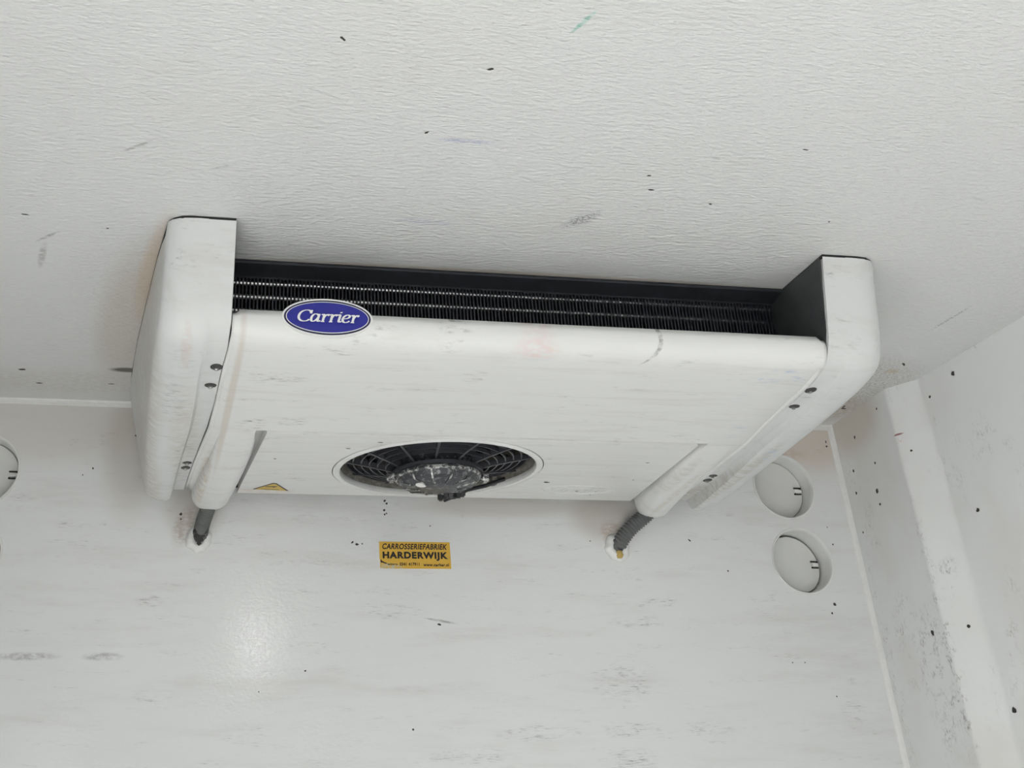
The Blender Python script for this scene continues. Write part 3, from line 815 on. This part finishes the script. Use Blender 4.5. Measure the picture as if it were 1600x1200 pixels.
# ================================================================ round vents in the bulkhead
LAB = ['upper round wall vent of the pair by the slanted corner post, disc seated flat',
       'lower round wall vent by the slanted corner post, disc tilted with dark gap',
       'upper round wall vent of the pair on the warning-triangle side of the cooling unit',
       'lower round wall vent of the pair on the warning-triangle side of the cooling unit']
for i, (x, z, r) in enumerate(VENTS):
    root = tag(empty('round_vent', (x, 0, z)), LAB[i], 'vent', 'round vents in the bulkhead')
    bm = bmesh.new()
    lathe(bm, [(r - .0005, .004), (r + .0022, -.0002), (r + .0018, -.0016), (r - .001, -.0018), (r - .0028, .0004), (r - .0034, .010), (r - .0040, .075), (r - .0005, .075)], seg=64, axis='y', close=True)
    o = finish('vent_tube', bm, M_VENT, root, smooth=50)
    bm = bmesh.new()
    lathe(bm, [(r - .002, .096), (r - .002, .100), (0, .100)], seg=40, axis='y'); finish('vent_back', bm, M_BLACK, root)
    rd = r - .0048
    bm = bmesh.new()
    lathe(bm, [(0, .0), (rd - .004, 0), (rd - .001, .0008), (rd, .003), (rd, .0065), (0, .0065)], seg=64, axis='y')
    d = finish('vent_disc', bm, M_VDISC, root, smooth=50)
    d.location = (0, .044, 0)
    if i in (1, 3):
        bm_s = 1; d.scale = (.972, 1, .972); d.rotation_euler = (math.radians(-6), 0, math.radians(4)); d.location = (-.001, .040, -.001)
    # latch at the edge of the disc
    L = d.location
    bm = bmesh.new()
    box(bm, (rd - .020, -.004, -.004), (rd - .003, .001, .0045), .0012); lt_ = finish('latch_tab', bm, M_BWHITE, d)
    for zz in (.0065, -.0085):
        bm = bmesh.new()
        box(bm, (rd - .022, -.003, zz), (rd - .004, .001, zz + .0028), .0006)
        if zz > 0: box(bm, (rd - .007, -.003, zz - .004), (rd - .003, .001, zz + .002), .0006)
        else: box(bm, (rd - .022, -.003, zz), (rd - .019, .001, zz + .004), .0006)
        finish('latch_prong', bm, M_TAPE_GAP, d)

# ================================================================ yellow sticker on the bulkhead
SX0, SX1, SZ0, SZ1 = .3742, .5325, -.2975, -.3545
st = tag(empty('wall_sticker', ((SX0 + SX1) / 2, 0, (SZ0 + SZ1) / 2)), 'yellow rectangular sticker with black lettering on the white bulkhead wall', 'sticker')
cx, cz = (SX0 + SX1) / 2, (SZ0 + SZ1) / 2
bm = bmesh.new()
hw, hh = (SX1 - SX0) / 2, (SZ0 - SZ1) / 2
pts = [(-hw, hh - .0003), (hw, hh), (hw + .0008, -hh), (-hw + .010, -hh - .0004), (-hw + .001, -hh + .001), (-hw + .0012, -hh + .018), (-hw, -hh + .020)]
plate(bm, pts, [], lambda a, b, t: (a, -.0012 + .0010 * t, b), thick=True)
finish('backing', bm, M_STICK, st, smooth=0)
def text(name, s, x0, x1, z0, z1, shear=0.0, bold=0.0):
    cu = bpy.data.curves.new(name, 'FONT'); cu.body = s; cu.size = 1; cu.offset = bold; cu.space_character = 1.0 + bold * 3
    to = bpy.data.objects.new(name + '_curve', cu); COL.objects.link(to)
    dg = bpy.context.evaluated_depsgraph_get(); me = bpy.data.meshes.new_from_object(to.evaluated_get(dg))
    bpy.data.objects.remove(to)
    me.name = name; me.materials.clear(); me.materials.append(M_INK)
    X = [v.co.x + shear * v.co.y for v in me.vertices]; Yv = [v.co.y for v in me.vertices]
    a, b, c, d = min(X), max(X), min(Yv), max(Yv)
    for v, xx in zip(me.vertices, X):
        yy = v.co.y
        v.co = (lerp(x0, x1, (xx - a) / (b - a)), -.0018, lerp(z0, z1, (yy - c) / (d - c)))
    o = bpy.data.objects.new(name, me); link(o, st); return o
def fx(px): return lerp(-hw, hw, (px - 222) / (1332 - 222))
def fz(py): return lerp(hh, -hh, (py - 165) / (580 - 165))
text('lettering', 'CARROSSERIEFABRIEK', fx(268), fx(1288), fz(285), fz(195), .22, .030)
text('lettering', 'HARDERWIJK', fx(270), fx(1292), fz(460), fz(322), 0, .050)
text('lettering', 'winnen', fx(345), fx(500), fz(535), fz(500), .1, .03)
text('lettering', '0341 417911', fx(530), fx(838), fz(540), fz(490), 0, .035)
text('lettering', 'www.carhar.nl', fx(900), fx(1302), fz(545), fz(498), 0, .035)
bm = bmesh.new()
tear = [(235, 440), (262, 470), (300, 488), (345, 505), (310, 512), (265, 492), (240, 495)]
plate(bm, [(fx(a), fz(b)) for a, b in tear], [], lambda a, b, t: (a, -.0019 + .0005 * t, b), thick=True)
finish('torn_edge', bm, M_INK, st, smooth=0)

# ================================================================ flecks of dirt (flat, irregular, a few pixels each)
def flecks(name, host, spots, to3d, seed):
    rn = random.Random(seed); bm = bmesh.new()
    for q in spots:
        a, b, r = q[:3]; st_ = q[3] if len(q) > 3 else 1.0; an = q[4] if len(q) > 4 else rn.uniform(0, 3)
        vs = []
        for k in range(9):
            t = 2 * math.pi * k / 9; rr = r * rn.uniform(.65, 1.15)
            u, v = rr * st_ * math.cos(t), rr * math.sin(t)
            vs.append(bm.verts.new(to3d(a + u * math.cos(an) - v * math.sin(an), b + u * math.sin(an) + v * math.cos(an))))
        bm.faces.new(vs)
    o = finish(name, bm, M_FLECK, host, smooth=0); o['kind'] = 'stuff'; return o
M_FLECK = simple('dirt_fleck', (0.045, 0.042, 0.04), .8, 0, .3, 300)
OB = bpy.data.objects
flecks('dirt_flecks', OB['wall_back'], [(.389, -.208, .0030), (.393, -.214, .0028), (.387, -.229, .0030), (.388, -.238, .0024), (.392, -.236, .0018), (1.432, -.426, .0040), (1.421, -.445, .0026),
        (1.501, -.04, .002, 2, 1.5), (1.500, -.052, .0028), (-.057, -.245, .0032), (-.056, -.256, .0022), (.435, -.674, .0024), (.214, -.561, .0024), (.49, -.262, .0018),
        (1.183, -.353, .0024), (1.10, -.285, .0018, 3), (1.455, -.25, .0016), (1.46, -.29, .0020), (-.25, -.15, .0022), (-.27, -.165, .0018), (-.165, -.075, .0024),
        (.315, -.300, .0018, 2), (.325, -.304, .0028, 1.6, 0), (.337, -.303, .0018), (1.30, -.55, .0016), (1.33, -.55, .0016), (1.39, -.62, .002), (.86, -.29, .0016), (.12, -.6, .0016), (.50, -.47, .0022, 2, -.4)],
       lambda a, b: (a, -.0006, b), 1)
flecks('dirt_flecks', OB['ceiling'], [(.295, -1.325, .0028, 1.6), (.62, -1.06, .0022, 2.4, 0), (.60, -1.10, .0020, 2, 0), (.73, -1.03, .0022, 1.6), (.245, -1.17, .0022, 1.6), (-.397, -.187, .0045, 1.8, 0), (-.37, -.11, .003, 3, 0),
        (-.22, -.12, .0024, 3, 0), (.95, -1.0, .002), (.10, -1.36, .0022, 3, .8), (-.323, -.86, .0022, 3, .2), (-.2, -.83, .0026), (1.455, -.42, .003, 4, .9), (1.482, -.132, .004, 2), (1.475, -.145, .003, 3), (1.47, -.05, .005, 3), (.80, -1.2, .0014, 4), (-.16, -.30, .003)],
       lambda a, b: (a, b, -.0006), 2)
def on_side(y, z):
    x = interp(-y, [(0, XR), (.26, 1.504), (.27, 1.505), (.329, 1.539), (.345, 1.5438), (9, 1.5438)])
    return (x - .0008, y, z)
flecks('dirt_flecks', OB['wall_right'], [(-.10, -.06, .0045), (-.06, -.13, .004), (-.16, -.14, .0035), (-.22, -.03, .003), (-.14, -.20, .006), (-.14, -.23, .003), (-.41, -.31, .005), (-.36, -.05, .004),
        (-.45, -.03, .006), (-.05, -.18, .004), (-.04, -.27, .003), (-.29, -.15, .003), (-.22, -.52, .006), (-.31, -.52, .004), (-.355, -.68, .007)], on_side, 3)
def on_plate(x, y): return (x, y, min(plate_z(y), panel_z(y)) - .0007 if y > -.49 else panel_z(y) - .0007)
flecks('dirt_flecks', fp, [(.70, -.205, .0036, 2.6, .2), (.735, -.125, .0022), (.79, -.14, .0024, 2, .2), (.83, -.11, .002), (.245, -.41, .0022, 2.2, .2), (.115, -.33, .003), (.30, -.455, .0022, 3, 0), (.24, -.30, .0022, 2), (.86, -.37, .002, 2), (.88, -.24, .0024)], on_plate, 4)
